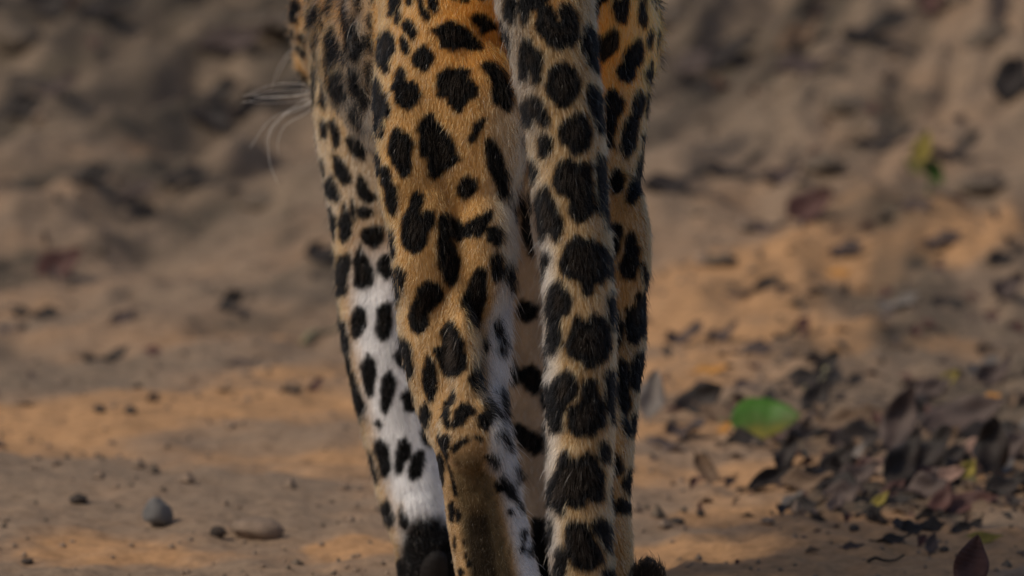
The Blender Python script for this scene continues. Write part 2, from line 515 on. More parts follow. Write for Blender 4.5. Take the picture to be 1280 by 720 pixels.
sp('hind_l', Z5,
   (455,-80,475,-105,510,-70,500,0,490,60,470,120,455,155,445,120,445,40),
   (800,100,795,60,810,0,840,-70,880,-100,910,-90,915,0,900,90,885,170,865,205,835,180,820,130),
   (525,140,540,80,570,0,600,-30,650,-20,690,0,690,50,650,90,620,130,620,180,600,225,575,235,545,200),
   (465,280,500,250,535,280,545,330,550,390,545,440,525,460,505,420,490,360,475,320),
   (655,310,690,280,690,220,720,165,750,180,775,225,800,270,805,340,810,390,780,430,740,445,700,430,675,380),
   (595,410,620,335,650,370,668,420,668,490,650,565,625,570,605,520,597,460), (820,460,850,410,880,420,885,480,880,525,850,505),
   (480,460,510,430,525,500,540,550,520,575,495,560,475,520), (590,600,610,580,635,630,625,690,610,715,590,680),
   (690,610,710,570,730,590,725,640,735,690,720,705,700,680), (740,690,760,610,790,580,830,580,855,620,820,650,790,690,755,710),
   (870,650,905,620,900,550,915,550,940,620,940,670,910,710,880,690), (935,180,950,150,975,210,995,280,990,360,970,340,960,300,970,270,945,240),
   (895,270,910,250,920,290,910,340,895,320), (965,520,980,510,995,550,985,570,968,545), (995,490,1010,480,1015,510,1005,525))
sp('hind_l', Z7,
   (610,50,630,20,650,30,640,90,635,150,615,110), (585,130,600,110,618,140,615,200,600,245,585,210), (655,85,690,45,740,25,740,45,700,75,670,98),
   (770,25,790,18,820,40,805,48), (825,130,850,120,870,150,880,180,855,170), (875,20,900,-10,930,50,935,110,920,100,890,60),
   (895,230,920,230,960,280,980,340,1020,400,1010,410,970,350,930,310), (880,260,905,265,915,300,890,295), (940,400,960,385,975,420,950,420),
   (640,160,660,200,675,280,685,320,675,320,665,270,650,210), (645,370,665,345,675,400,665,450,650,440), (682,400,692,385,700,420,690,445),  # first outline: a crease of the leg, its dark line painted in
   (665,560,675,525,685,570,672,610), (705,540,720,535,730,560,715,570), (720,605,730,600,735,625,725,635), (690,690,705,675,718,700,705,720,695,715),
   (1000,580,1015,575,1020,600,1005,600), (1035,595,1050,590,1062,625,1050,632), (1005,500,1020,500,1025,550,1015,550), (735,650,748,645,752,670,740,672))
sp('head', Z1, (145,20,165,5,195,40,170,60,165,110,150,100), (180,180,205,165,235,200,230,235,200,215), (175,235,200,240,220,280,200,275),
   (112,70,125,75,135,120,120,110), (140,150,150,152,162,190,150,185))
for lb in ('fore_l', 'torso'):
    sp(lb, Z1,
       (330,40,350,0,370,-10,370,30,345,75,330,60), (340,170,370,120,390,160,405,210,400,280,370,305,335,295,345,240),
       (355,400,380,365,415,335,435,380,440,440,420,490,390,495,360,460), (240,150,250,80,300,20,300,70,270,130), (265,230,290,150,305,160,290,210,265,245),
       (235,360,270,290,285,330,270,390), (205,400,220,390,225,450,208,455), (240,470,255,450,265,500,255,545,243,520), (295,440,310,420,320,480,305,545,290,520),
       (215,570,230,555,248,590,240,630,220,620), (285,620,300,590,320,640,320,700,295,690), (330,610,355,600,380,640,385,700,360,740,340,680),
       (450,540,480,500,510,560,510,620,480,600), (445,260,480,150,500,180,510,260,480,300,455,290), (480,-10,498,-10,495,60,485,80,478,40),
       (525,100,545,70,575,90,570,140,535,150), (540,0,570,-10,570,30,550,30), (415,700,440,680,490,700,510,760,500,800,470,790,440,760),
       (415,20,440,60,450,160,455,240,440,240,425,150), (515,180,535,180,535,240,520,230),  # first outline: shading on the flank, painted like a spot
       (455,110,470,60,482,120,470,190,456,170),
       (455,340,485,335,505,400,490,470,462,430), (520,330,540,310,548,390,532,430), (505,450,530,440,540,520,520,540), (540,180,556,170,558,250,544,270))
    sp(lb, Z3,
       (260,60,280,50,300,90,295,130,270,140,255,110), (315,200,340,160,365,210,385,260,380,300,355,280,325,260),
       (350,60,375,60,400,100,430,150,435,190,400,200,375,170,355,120), (460,220,480,165,510,190,530,240,560,265,540,290,500,285,465,255),
       (430,270,450,270,460,320,455,380,440,350), (465,330,490,315,540,320,550,345,520,370,480,365), (265,200,275,210,285,280,280,295,268,250),
       (315,310,340,320,365,370,360,430,345,445,325,400), (385,430,390,370,405,290,425,340,440,400,430,460,400,485,385,465),
       (490,460,500,430,550,415,595,420,600,470,585,500,540,520,510,500), (455,590,470,540,485,505,515,570,540,630,545,700,500,720,455,710),
       (360,640,380,560,425,545,435,600,425,680,415,750,380,770,360,730), (570,590,600,560,645,550,645,650,610,680,585,650))
sp('fore_l', Z5,
   (235,190,250,110,275,90,305,120,310,180,290,230,260,250,240,235), (175,160,215,175,220,220,230,300,210,380,195,330,180,240),
   (360,170,370,110,400,80,440,75,440,200,420,250,385,270,365,230), (285,400,305,370,320,330,350,360,355,420,345,530,325,540,305,490,290,440),
   (240,470,250,425,270,470,290,550,315,610,310,665,285,620,250,540), (380,570,380,520,400,450,430,420,460,460,445,530,440,590,410,630,390,610),
   (360,680,375,665,395,685,380,710), (260,640,280,660,290,720,280,740))
sp('fore_l', Z7,
   (235,100,250,90,275,150,293,220,288,250,260,230,240,160), (280,90,280,50,305,40,335,70,350,120,352,200,335,230,310,210,295,150),
   (380,180,390,80,400,40,430,30,455,60,450,110,420,160,410,200,390,205), (445,200,460,130,490,90,520,100,520,160,500,230,470,250,450,235),
   (300,400,310,365,340,325,355,370,378,430,375,460,345,480,320,495,305,460), (400,380,410,375,415,410,435,430,445,470,430,490,405,470),
   (380,660,400,640,410,690,395,740))
sp('fore_r', Z5, (1060,110,1080,60,1130,70,1170,100,1160,150,1110,170,1075,150), (1080,450,1100,400,1140,380,1180,410,1195,470,1180,520,1140,530,1100,500),
   (1020,440,1025,360,1050,370,1075,420,1070,480,1040,490))
sp('fore_r', Z7, (955,-20,1000,-40,1100,10,1120,80,1080,120,1040,105,990,60), (935,150,960,160,1000,190,1025,230,1010,240,970,215), (1050,620,1070,430,1130,440,1170,740,1070,740))
for lb in ('fore_r', 'hind_r', 'torso'):
    sp(lb, Z4, (270,260,290,250,315,300,345,400,350,480,340,560,310,520,285,440,290,380,275,310), (195,380,215,365,235,400,215,425))
sp('tail', Z2,
   (210,50,215,-10,260,-10,265,60,250,130,225,100), (290,-10,325,-10,322,80,305,130,288,90),
   (365,150,375,60,390,30,435,30,450,80,465,110,490,110,475,50,485,20,520,30,555,70,565,130,560,200,535,235,510,210,490,245,460,240,430,220,410,200),
   (285,240,300,205,330,200,350,240,385,260,390,320,380,400,350,415,345,350,320,350,325,400,300,410,285,350),
   (585,250,595,160,615,130,640,200,665,260,685,330,685,400,650,370,610,310), (415,440,430,370,450,330,500,320,550,345,580,400,570,450,540,500,510,540,470,530,440,490),
   (300,540,310,510,350,490,390,510,425,580,430,620,400,640,380,600,350,590,340,640,310,600), (615,500,625,430,660,460,690,520,705,590,700,680,670,660,640,590),
   (475,650,500,600,560,575,605,590,630,650,620,730,580,760,550,770,520,720,490,720), (375,700,400,675,440,690,445,730,420,780,390,790),
   (180,90,205,120,235,190,245,260,235,300,215,220,190,150))  # shading along the tail's left edge, painted like a spot
sp('tail', Z4,
   (455,160,480,90,530,80,560,110,590,95,625,110,635,180,630,260,645,330,610,380,575,395,540,360,525,290,510,255,480,250,455,210),
   (370,290,390,240,410,215,440,260,455,310,490,380,495,420,465,500,450,460,420,450,410,500,385,450,375,370), (390,570,410,545,435,550,440,590,410,625,390,600),
   (660,120,670,60,700,90,715,200,715,300,690,360,670,330,665,230),
   (480,600,510,530,560,460,600,480,640,490,690,520,710,590,700,660,690,700,650,690,640,740,600,760,580,690,540,670,490,640), (315,60,345,80,370,150,350,210,325,190,310,120))
sp('tail', Z6,
   (430,200,425,80,440,0,480,-30,510,10,540,60,520,120,490,150,480,200,490,280,470,320,445,345,435,290),
   (515,290,540,200,570,150,610,180,640,135,690,150,715,200,720,290,710,350,680,380,650,370,640,400,610,400,590,360,540,340),
   (440,580,445,500,480,440,520,410,550,440,565,500,545,560,500,590,490,650,495,720,450,720,430,640),
   (590,530,600,470,650,470,665,540,690,590,700,660,690,700,650,690,650,730,560,740,525,700,530,600,560,590,595,560), (700,420,740,420,755,520,750,640,725,680,705,560),
   (400,330,415,300,425,400,410,440), (715,60,740,20,745,140,735,210,722,150))
sp('tail', Z8,
   (420,350,430,280,470,190,490,110,520,100,530,140,580,140,620,110,660,140,690,210,680,290,685,340,650,355,610,320,600,370,560,380,510,360,500,420,470,400,440,370),
   (670,70,690,50,715,90,710,160,685,150), (510,570,520,470,550,450,600,460,640,520,670,590,690,640,650,680,590,695,560,680,540,640,515,620),
   (640,460,670,430,710,460,740,540,740,620,710,600,680,550), (415,440,445,430,450,520,440,600,425,560), (460,620,490,570,510,600,515,680,500,740,470,740),
   (690,700,720,690,740,740,700,740), (400,60,425,40,430,140,410,190), (740,600,1100,560,1100,1300,560,1300,600,1000,760,900))
sp('hind_r', Z2,
   (740,60,745,0,770,-10,815,-10,810,80,800,115,760,95), (640,-10,665,-10,668,60,660,100,645,70), (870,40,875,-10,890,-10,890,50,900,110,885,140,865,95),
   (660,190,700,180,740,140,765,170,755,240,720,280,685,295,670,250), (770,360,790,320,800,260,830,220,855,190,885,230,885,290,850,330,840,390,810,405,780,395),
   (905,200,925,140,935,170,925,240,908,240), (895,360,915,340,930,370,920,410,900,400), (705,500,720,460,750,450,785,510,780,560,760,600,740,680,740,740,710,740,710,600),
   (790,720,800,620,830,570,850,490,875,450,895,490,885,560,860,600,850,680,845,740), (900,560,910,460,930,420,935,480,920,540,905,590), (885,680,915,630,925,680,915,740,885,740))
sp('hind_r', Z4,
   (730,180,740,140,770,135,795,180,790,230,760,250,735,230), (780,20,795,0,840,0,830,50,805,70), (820,290,820,240,850,170,870,80,890,0,920,0,900,100,880,180,870,250,840,300),
   (720,440,750,400,790,410,780,480,765,560,735,560,722,500), (775,610,800,550,820,450,845,440,860,520,865,620,850,670,800,675), (885,600,895,600,910,660,900,700,885,650))
sp('hind_r', Z6,
   (810,200,810,110,850,90,870,30,900,40,905,130,895,220,860,275,820,265), (905,130,915,190,925,240,908,250), (765,400,780,355,810,380,820,500,820,600,800,660,770,560),
   (830,480,840,390,870,330,900,350,895,420,875,490,850,525), (870,580,875,510,882,510,880,580), (830,660,845,630,855,640,850,720,830,740), (740,250,760,120,795,180,790,250,765,300))
sp('hind_r', Z8, (800,220,825,190,832,260,830,340,815,320,790,270), (750,360,780,335,825,360,825,395,795,410,765,390), (740,200,750,120,780,130,790,190,760,220))

def poly_sd(px, py, a):
    """signed distance (pixels, negative inside) to an outline"""
    inside = np.zeros(len(px), bool); d = np.full(len(px), 1e9)
    n = len(a)
    for i in range(n):
        x1, y1 = a[i]; x2, y2 = a[(i + 1) % n]
        ex, ey = x2 - x1, y2 - y1
        t = np.clip(((px - x1) * ex + (py - y1) * ey) / (ex * ex + ey * ey + 1e-9), 0, 1)
        d = np.minimum(d, np.hypot(px - x1 - t * ex, py - y1 - t * ey))
        if y1 != y2:
            inside ^= ((y1 > py) != (y2 > py)) & (px < (x2 - x1) * (py - y1) / (y2 - y1) + x1)
    return np.where(inside, -d, d)

# spots on the sides of the animal that this photograph cannot show
area = 0.5 * np.linalg.norm(np.cross(BV[TRI[:, 1]] - BV[TRI[:, 0]], BV[TRI[:, 2]] - BV[TRI[:, 0]]), axis=1)
def seen(p, n):
    q = CAM - p; q /= np.linalg.norm(q)
    if n @ q < 0.12:
        return False
    x, y = proj(p)
    if y < -6 or y > 726:
        return False
    h = BVH.ray_cast(Vector(p + n * .004), Vector(q), 3.0)
    return h[0] is None
cand = rng.choice(NTRI, 9000, p=area / area.sum())
SPC, SPR, SPL = [], [], []
for t in cand:
    p = BV[TRI[t]].mean(0); li = VL[TRI[t][0]]
    if SPC and (np.sum((np.array(SPC) - p) ** 2, 1) < 0.0335 ** 2).any():
        continue
    n = BN[TRI[t]].mean(0); n /= np.linalg.norm(n) + 1e-9
    if seen(p, n):
        continue
    SPC.append(p); SPR.append(rng.uniform(.0095, .0145) * (0.6 if p[2] < .12 else 1.0) * (0.7 if li == LID['head'] else 1)); SPL.append(li)
SPC, SPR = np.array(SPC), np.array(SPR)

def coat(P, N, LI, FLW):
    """colour of the coat at surface points, some shading included"""
    px, py = proj(P)
    V = CAM[None] - P; V /= np.linalg.norm(V, axis=1)[:, None]
    face = (N * V).sum(1)
    wob = 3.3 * fbm(P[:, 0] * 130 + P[:, 1] * 40, P[:, 2] * 110 + P[:, 1] * 60, 3, 3)
    sd = np.full(len(P), 50.0)
    for li, a in SPOTS:
        lo_, hi_ = a.min(0) - 8, a.max(0) + 8
        m = np.nonzero((LI == li) & (face > (0.02 if li == LID['torso'] else -0.05)) & (px > lo_[0]) & (px < hi_[0]) & (py > lo_[1]) & (py < hi_[1]))[0]
        if len(m):
            sd[m] = np.minimum(sd[m], poly_sd(px[m], py[m], a))
    grow = np.where((LI == LID['tail']) | (LI == LID['hind_r']), 2.6, 1.7)
    s1 = sstep(2.0, -2.0, sd - grow + wob)
    s2 = np.zeros(len(P))
    for s in range(0, len(P), 20000):
        q = P[s:s + 20000]
        d = np.sqrt(((q[:, None, :] - SPC[None]) ** 2).sum(2)) / SPR[None]
        k = d.min(1)
        s2[s:s + 20000] = sstep(1.12, 0.88, k + 0.10 * wob[s:s + 20000])
    spot = np.maximum(s1, s2)
    spot = np.where((LI == LID['tail']) & (px > 776) & (P[:, 2] < .14), 1.0, spot)
    # ground colour of the coat, in places with shade painted in
    z = P[:, 2]
    orange, gold, tan_, cream, white = lin(212, 148, 74), lin(178, 137, 86), lin(174, 141, 100), lin(184, 166, 142), lin(226, 227, 232)
    def mixc(a, b, t):
        return a * (1 - t[:, None]) + b * t[:, None]
    c = mixc(np.tile(gold, (len(P), 1)), np.tile(orange, (len(P), 1)), sstep(.48, .585, z) * np.where(LI == LID['hind_l'], .15 + .85 * sstep(520, 575, px), 1.0))
    c = mixc(c, np.tile(tan_, (len(P), 1)), sstep(.42, .20, z))
    big = lambda col: np.tile(col, (len(P), 1))
    nx = N[:, 0]
    hl, hr, fl_, fr, tl, to, hd = (LI == LID[k] for k in ('hind_l', 'hind_r', 'fore_l', 'fore_r', 'tail', 'torso', 'head'))
    c = mixc(c, big(lin(146, 116, 78)), np.where(hr, sstep(.50, .40, z) * .8, 0.0))  # lower right hind leg darkened: shade of the tail put into the coat
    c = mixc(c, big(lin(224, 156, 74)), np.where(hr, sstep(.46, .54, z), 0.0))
    # inner sides and belly are pale
    c = mixc(c, big(cream), np.where(hl, sstep(.35, .85, nx) * sstep(.52, .40, z) * sstep(588, 612, px) * .8, 0.0))
    c = mixc(c, big(white), np.where(hl, sstep(.45, .8, nx) * sstep(.36, .30, z) * sstep(600, 617, px), 0.0))
    c = mixc(c, big(cream), np.where(hr, sstep(-.3, -.8, nx) * sstep(.52, .42, z), 0.0))
    c = mixc(c, big(cream), np.where(to, sstep(-.3, -.8, N[:, 2]), 0.0))
    c = mixc(c, big(lin(192, 170, 140)), np.where(hl, sstep(596, 634, px + 6 * fbm(P[:, 0] * 90, z * 60, 44, 2)) * sstep(70, 170, py) * sstep(360, 320, py) * .8, 0.0))
    # hind foot: short olive-brown hair with a dark sole stripe
    foot = np.where(hl & (face > 0), sstep(548, 585, py), 0.0)
    c = mixc(c, big(lin(84, 75, 57)), foot * sstep(.62, .3, nx) * sstep(-.75, -.45, nx) * 0.9)
    stripe = poly_sd(px, py, np.array([(585, 655), (590, 632), (600, 632), (608, 645), (614, 670), (620, 725), (590, 725), (586, 690)], float))
    c = mixc(c, big(lin(34, 28, 22)), np.where(hl & (face > 0), sstep(9, -5, stripe), 0.0) * .9)
    stripe2 = poly_sd(px, py, np.array([(570, 580), (600, 585), (606, 640), (580, 640)], float))
    c = mixc(c, big(lin(92, 74, 50)), np.where(hl & (face > 0), sstep(12, -6, stripe2), 0.0) * .6)
    # left foreleg is white behind and inside
    fw = np.where(fl_, sstep(265, 380, py) * sstep(-.95, -.55, nx), 0.0)
    c = mixc(c, big(white), fw)
    pawd = poly_sd(px, py, np.array([(506, 668), (516, 655), (532, 646), (550, 648), (566, 668), (590, 700), (600, 760), (497, 760), (500, 700)], float)) + 7 * fbm(px / 9, py / 16, 66, 3)
    c = mixc(c, big(np.array([.010, .010, .011])), np.where(fl_ & (face > -.1), sstep(9, -6, pawd), 0.0))
    c = mixc(c, big(lin(196, 162, 116)), np.where((fl_ | to) & (face > 0) & (px < 480), .6 * sstep(260, 200, py), 0.0))
    c = mixc(c, big(cream), np.where(fl_ | to, sstep(100, 260, py) * sstep(300, 260, py) * .5, 0.0))
    greyflank = np.where((fl_ | to), sstep(425, 445, px) * sstep(300, 240, py) * sstep(.0, .12, face), 0.0)  # grey of the shadowed flank behind the thigh, put into the coat
    c = mixc(c, big(lin(180, 162, 140)), greyflank * .8)
    c = mixc(c, big(lin(172, 150, 126)), np.where(fr, .9, 0.0))
    # tail: greyer, pale on its left edge, warm at the root
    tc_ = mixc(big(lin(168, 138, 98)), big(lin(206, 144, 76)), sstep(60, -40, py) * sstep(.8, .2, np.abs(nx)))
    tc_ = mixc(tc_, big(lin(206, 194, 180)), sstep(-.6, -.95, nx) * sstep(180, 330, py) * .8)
    tc_ = mixc(tc_, big(lin(112, 101, 90)), sstep(-.35, -.8, nx) * sstep(260, 120, py) * .85)  # upper left side of the tail: its shade painted as darker grey
    c = np.where(tl[:, None], tc_, c)
    c = mixc(c, big(lin(210, 185, 150)), np.where(hd, .3, 0.0))
    var = 1 + .42 * fbm(P[:, 0] * 70, P[:, 2] * 38 + P[:, 1] * 30, 77, 4)
    var = np.where(foot > .5, var * (1 + .5 * fbm(px / 3, py / 9, 78, 3)), var)
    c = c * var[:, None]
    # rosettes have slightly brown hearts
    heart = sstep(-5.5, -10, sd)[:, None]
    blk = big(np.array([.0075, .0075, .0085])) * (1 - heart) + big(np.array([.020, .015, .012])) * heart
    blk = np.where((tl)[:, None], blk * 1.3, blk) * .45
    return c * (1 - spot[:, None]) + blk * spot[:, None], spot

VC, VS = coat(BV, BN, VL, VF)
# bare dark sole on the lifted forepaw is a part of its own (below)
ca = body_me.attributes.new('coat', 'FLOAT_COLOR', 'POINT')
ca.data.foreach_set('color', np.concatenate([VC, np.ones((NV, 1))], 1).astype(np.float32).ravel())
body_me.polygons.foreach_set('use_smooth', np.ones(len(body_me.polygons), dtype=bool))

skin = NT('leopard_skin')
a_ = skin.n('ShaderNodeAttribute', attribute_name='coat')
skin.l(a_.outputs['Color'], skin.b.inputs['Base Color'])
skin.b.inputs['Roughness'].default_value = .9
skin.b.inputs['Specular IOR Level'].default_value = .1
leo = bpy.data.objects.new('leopard', None)
COL.objects.link(leo)
tag(leo, 'spotted leopard walking away with hanging tail, golden coat with black rosettes', 'leopard')
body_me.materials.clear()
body = link('body', body_me, leo, skin.m)

# ---- fur: real strands
fr_, fy_ = proj(BV)
V_ = CAM[None] - BV; V_ /= np.linalg.norm(V_, axis=1)[:, None]
vface = (BN * V_).sum(1)
inframe = (fy_ > -45) & (fy_ < 765) & (vface > -0.35)
dens_v = np.where(inframe, 1.0, 0.16)
dens_v[(VL == LID['torso']) & inframe & (BV[:, 1] > .1) & (fr_ > 480)] = 0.3
dens_v[(VL == LID['fore_r']) & inframe] = 0.6
dens_v[(VL == LID['head']) & (fr_ > 440)] = 0.2
wgt = area * dens_v[TRI].mean(1)
NH = 400000
tri = rng.choice(NTRI, NH, p=wgt / wgt.sum())
u1, u2 = rng.random(NH), rng.random(NH)
su = np.sqrt(u1)
b0, b1, b2 = 1 - su, su * (1 - u2), su * u2
T3 = TRI[tri]
HP = BV[T3[:, 0]] * b0[:, None] + BV[T3[:, 1]] * b1[:, None] + BV[T3[:, 2]] * b2[:, None]
HN = BN[T3[:, 0]] * b0[:, None] + BN[T3[:, 1]] * b1[:, None] + BN[T3[:, 2]] * b2[:, None]
HN /= np.linalg.norm(HN, axis=1)[:, None] + 1e-9
HL = VL[T3[:, 0]]
HF = VF[T3[:, 0]]
HF = HF - HN * (HF * HN).sum(1)[:, None]
HF /= np.linalg.norm(HF, axis=1)[:, None] + 1e-6
hd_ = dens_v[T3].mean(1)
hpx, hpy = proj(HP)
# length by place: short on feet and face, long on tail and on the inner thighs
LEN = np.full(NH, .0080)
istail = HL == LID['tail']
LEN[istail] = .0105
LEN[HL == LID['torso']] = .018
LEN[HL == LID['head']] = .010
ish = (HL == LID['hind_l'])
LEN = np.where(ish, .0076 + .0070 * sstep(.3, .8, HN[:, 0]) * sstep(640, 560, hpy), LEN)
LEN = np.where(ish | (HL == LID['hind_r']), LEN * (1 - .62 * sstep(535, 570, hpy) * sstep(.75, .4, HN[:, 0])), LEN)
LEN = np.where((HL == LID['fore_l']), LEN * (1 - .35 * sstep(640, 680, hpy)), LEN)
LEN = np.where(HP[:, 2] < .05, LEN * .5, LEN)
LEN *= rng.uniform(.65, 1.2, NH)
LEN = np.where(rng.random(NH) < .05, LEN * 1.7, LEN)
HC_, HS_ = coat(HP + HF * (LEN * .45)[:, None], HN, HL, HF)
# clumped lie of the hair
jit = rng.normal(0, .15, (NH, 3))
cl = np.stack([fbm(HP[:, 0] * 160 + HP[:, 1] * 90, HP[:, 2] * 110, 201 + k, 2) for k in range(3)], 1) * .5
lift = np.where(istail, .42, .34) + .12 * rng.normal(0, 1, NH)
lift = np.where(ish, lift + .25 * sstep(.3, .8, HN[:, 0]), lift)
lift = np.clip(lift, .12, 1.0)
D1 = HF + HN * (lift + .35)[:, None] + jit + cl * .6
D1 /= np.linalg.norm(D1, axis=1)[:, None]
D2 = HF + HN * (lift * .45)[:, None] + jit + cl
D2 /= np.linalg.norm(D2, axis=1)[:, None]
D2[:, 2] -= .12
NP = 4
pts = np.empty((NH, NP, 3))
pts[:, 0] = HP - HN * .001
pts[:, 1] = HP + D1 * (LEN * .36)[:, None]
pts[:, 2] = pts[:, 1] + (D1 * .4 + D2 * .6) * (LEN * .34)[:, None]
pts[:, 3] = pts[:, 2] + D2 * (LEN * .30)[:, None]
hc = bpy.data.hair_curves.new('fur')
hc.add_curves([NP] * NH)
hc.position_data.foreach_set('vector', pts.astype(np.float32).ravel())
rad0 = np.where(hd_ > .5, 0.00018, np.where(hd_ > .25, .00032, .00050))
prof = np.array([1.0, .9, .6, .12])
ra = hc.attributes.get('radius') or hc.attributes.new('radius', 'FLOAT', 'POINT')
ra.data.foreach_set('value', (rad0[:, None] * prof[None]).astype(np.float32).ravel())
tone = rng.normal(1, .13, NH).clip(.6, 1.5)
pale = rng.random(NH) < np.where(HS_ < .5, .10, .012) * np.where(ish & (hpy > 555) & (HN[:, 0] < .5), .1, 1.0)
HCc = HC_ * tone[:, None]
HCc = np.where(pale[:, None], HCc * .5 + np.array([.55, .5, .44]) * .5, HCc)
hca = hc.attributes.new('hair_color', 'FLOAT_COLOR', 'CURVE')
hca.data.foreach_set('color', np.concatenate([HCc, np.ones((NH, 1))], 1).astype(np.float32).ravel())
fm = NT('leopard_fur')
fa = fm.n('ShaderNodeAttribute', attribute_name='hair_color')
hb = fm.n('ShaderNodeBsdfHairPrincipled')
hb.model = 'CHIANG'
hb.parametrization = 'COLOR'
hb.inputs['IOR'].default_value = 1.22
hb.inputs['Roughness'].default_value = .45
hb.inputs['Radial Roughness'].default_value = .75
hb.inputs['Random Roughness'].default_value = .2
fm.l(fa.outputs['Color'], hb.inputs['Color'])
fm.l(hb.outputs[0], fm.t.nodes['Material Output'].inputs['Surface'])
fur = link('fur', hc, leo, fm.m)
fur['kind'] = 'stuff'

# ---- whiskers, eyes, nose, sole
def simple(name, col, rough=.6, spec=.3, noise=0.0, scale=40, bump=0.0):
    m = NT(name)
    if noise > 0:
        t_ = m.n('ShaderNodeTexCoord')
        n_ = m.n('ShaderNodeTexNoise', Scale=scale, Detail=5.0, Roughness=.65); m.l(t_.outputs['Object'], n_.inputs['Vector'])
        r_ = m.n('ShaderNodeValToRGB')
        r_.color_ramp.elements[0].position = .3; r_.color_ramp.elements[1].position = .72
        r_.color_ramp.elements[0].color = (*[c * (1 - noise) for c in col], 1)
        r_.color_ramp.elements[1].color = (*[min(c * (1 + noise), 1) for c in col], 1)
        m.l(n_.outputs['Fac'], r_.inputs[0]); m.l(r_.outputs[0], m.b.inputs['Base Color'])
        if bump:
            b_ = m.n('ShaderNodeBump', Strength=bump, Distance=.002); m.l(n_.outputs['Fac'], b_.inputs['Height']); m.l(b_.outputs[0], m.b.inputs['Normal'])
    else:
        m.b.inputs['Base Color'].default_value = (*col, 1)
    m.b.inputs['Roughness'].default_value = rough
    m.b.inputs['Specular IOR Level'].default_value = spec
    return m.m

m_wh = simple('whisker_hair', (.82, .80, .78), .35, .5)
def tube_mesh(name, P, r0, r1, seg=6):
    nodes = [(np.array(p), r0 + (r1 - r0) * i / (len(P) - 1), r0 + (r1 - r0) * i / (len(P) - 1)) for i, p in enumerate(P)]
    C = catmull(nodes, .006)
    n = len(C)
    T = np.gradient(C[:, :3], axis=0); T /= np.linalg.norm(T, axis=1)[:, None]
    th = np.linspace(0, 2 * math.pi, seg, endpoint=False)
    u = np.array([.1, .9, .3]); V = []
    for i in range(n):
        u = u - T[i] * (u @ T[i]); u /= np.linalg.norm(u); v = np.cross(T[i], u)
        V.append(C[i, :3][None] + (np.cos(th)[:, None] * u + np.sin(th)[:, None] * v) * max(C[i, 3], 5e-5))
    F = [(i * seg + j, i * seg + (j + 1) % seg, (i + 1) * seg + (j + 1) % seg, (i + 1) * seg + j) for i in range(n - 1) for j in range(seg)]
    F += [tuple(range(seg))[::-1], tuple((n - 1) * seg + j for j in range(seg))]
    return mesh(name, np.concatenate(V), F)
WH = [((371, 60), (349, 82), (339, 112)), ((370, 66), (354, 82), (345, 102)), ((380, 112), (337, 114), (303, 120)), ((380, 117), (341, 122), (308, 118)),
      ((379, 105), (345, 105), (312, 116)), ((380, 131), (360, 139), (337, 165), (337, 202), (348, 232)), ((380, 134), (352, 146), (334, 168), (332, 188)),
      ((382, 142), (356, 157), (347, 180), (349, 196)), ((380, 131), (338, 150), (312, 186)), ((384, 124), (366, 135), (348, 152), (334, 176))]
WH = WH + [tuple((a + 4 - 3 * k, b + 5 + 2 * k) for k, (a, b) in enumerate(w_)) for w_ in WH[2:4]]
for i, wv in enumerate(WH):
    y0 = 1.10 + .004 * (i % 4)
    root = MZ + np.array([-.040, y0 - 1.09, .012 - .004 * (i % 10)])
    P = [root] + [unproj(a, b, y0 - .012 * k * ((i % 3) - 1)) for k, (a, b) in enumerate(wv)]
    link('whisker', tube_mesh('whisker', P, .00030, .00010), leo, m_wh)
    Q = [np.array([2 * MZ[0] - p[0], p[1], p[2]]) for p in P]
    link('whisker', tube_mesh('whisker', Q, .00030, .00010), leo, m_wh)
m_eye = simple('eye_amber', (.30, .20, .05), .08, .6)
for s in (-1, 1):
    v, f = ellipsoid((0, 0, 0), (.013, .013, .013))
    e_ = link('eye', mesh('eye', v, f), leo, m_eye); e_.location = HC + np.array([s * .036, .078, .012])
m_nose = simple('nose_leather', (.20, .09, .08), .5, .4, .3, 90)
v, f = ellipsoid((0, 0, 0), (.017, .010, .011))
n_ = link('nose', mesh('nose', v, f), leo, m_nose); n_.location = MZ + np.array([0, .058, .016])
m_pad = simple('pad_leather', (.014, .012, .0125), .6, .3, .35, 160, .6)
v, f = ellipsoid((0, 0, 0), (.0135, .0085, .025), Matrix.Rotation(R(18), 4, 'X'))
v = v * (1 + .22 * fbm(v[:, 0] * 120 + 3, v[:, 2] * 90, 9, 3))[:, None]
pd = link('paw_pad', mesh('paw_pad', v, f), leo, m_pad); pd.location = unproj(543, 712, .594)
pd['label'] = 'bare grey-black pad on the sole of the lifted left forepaw'

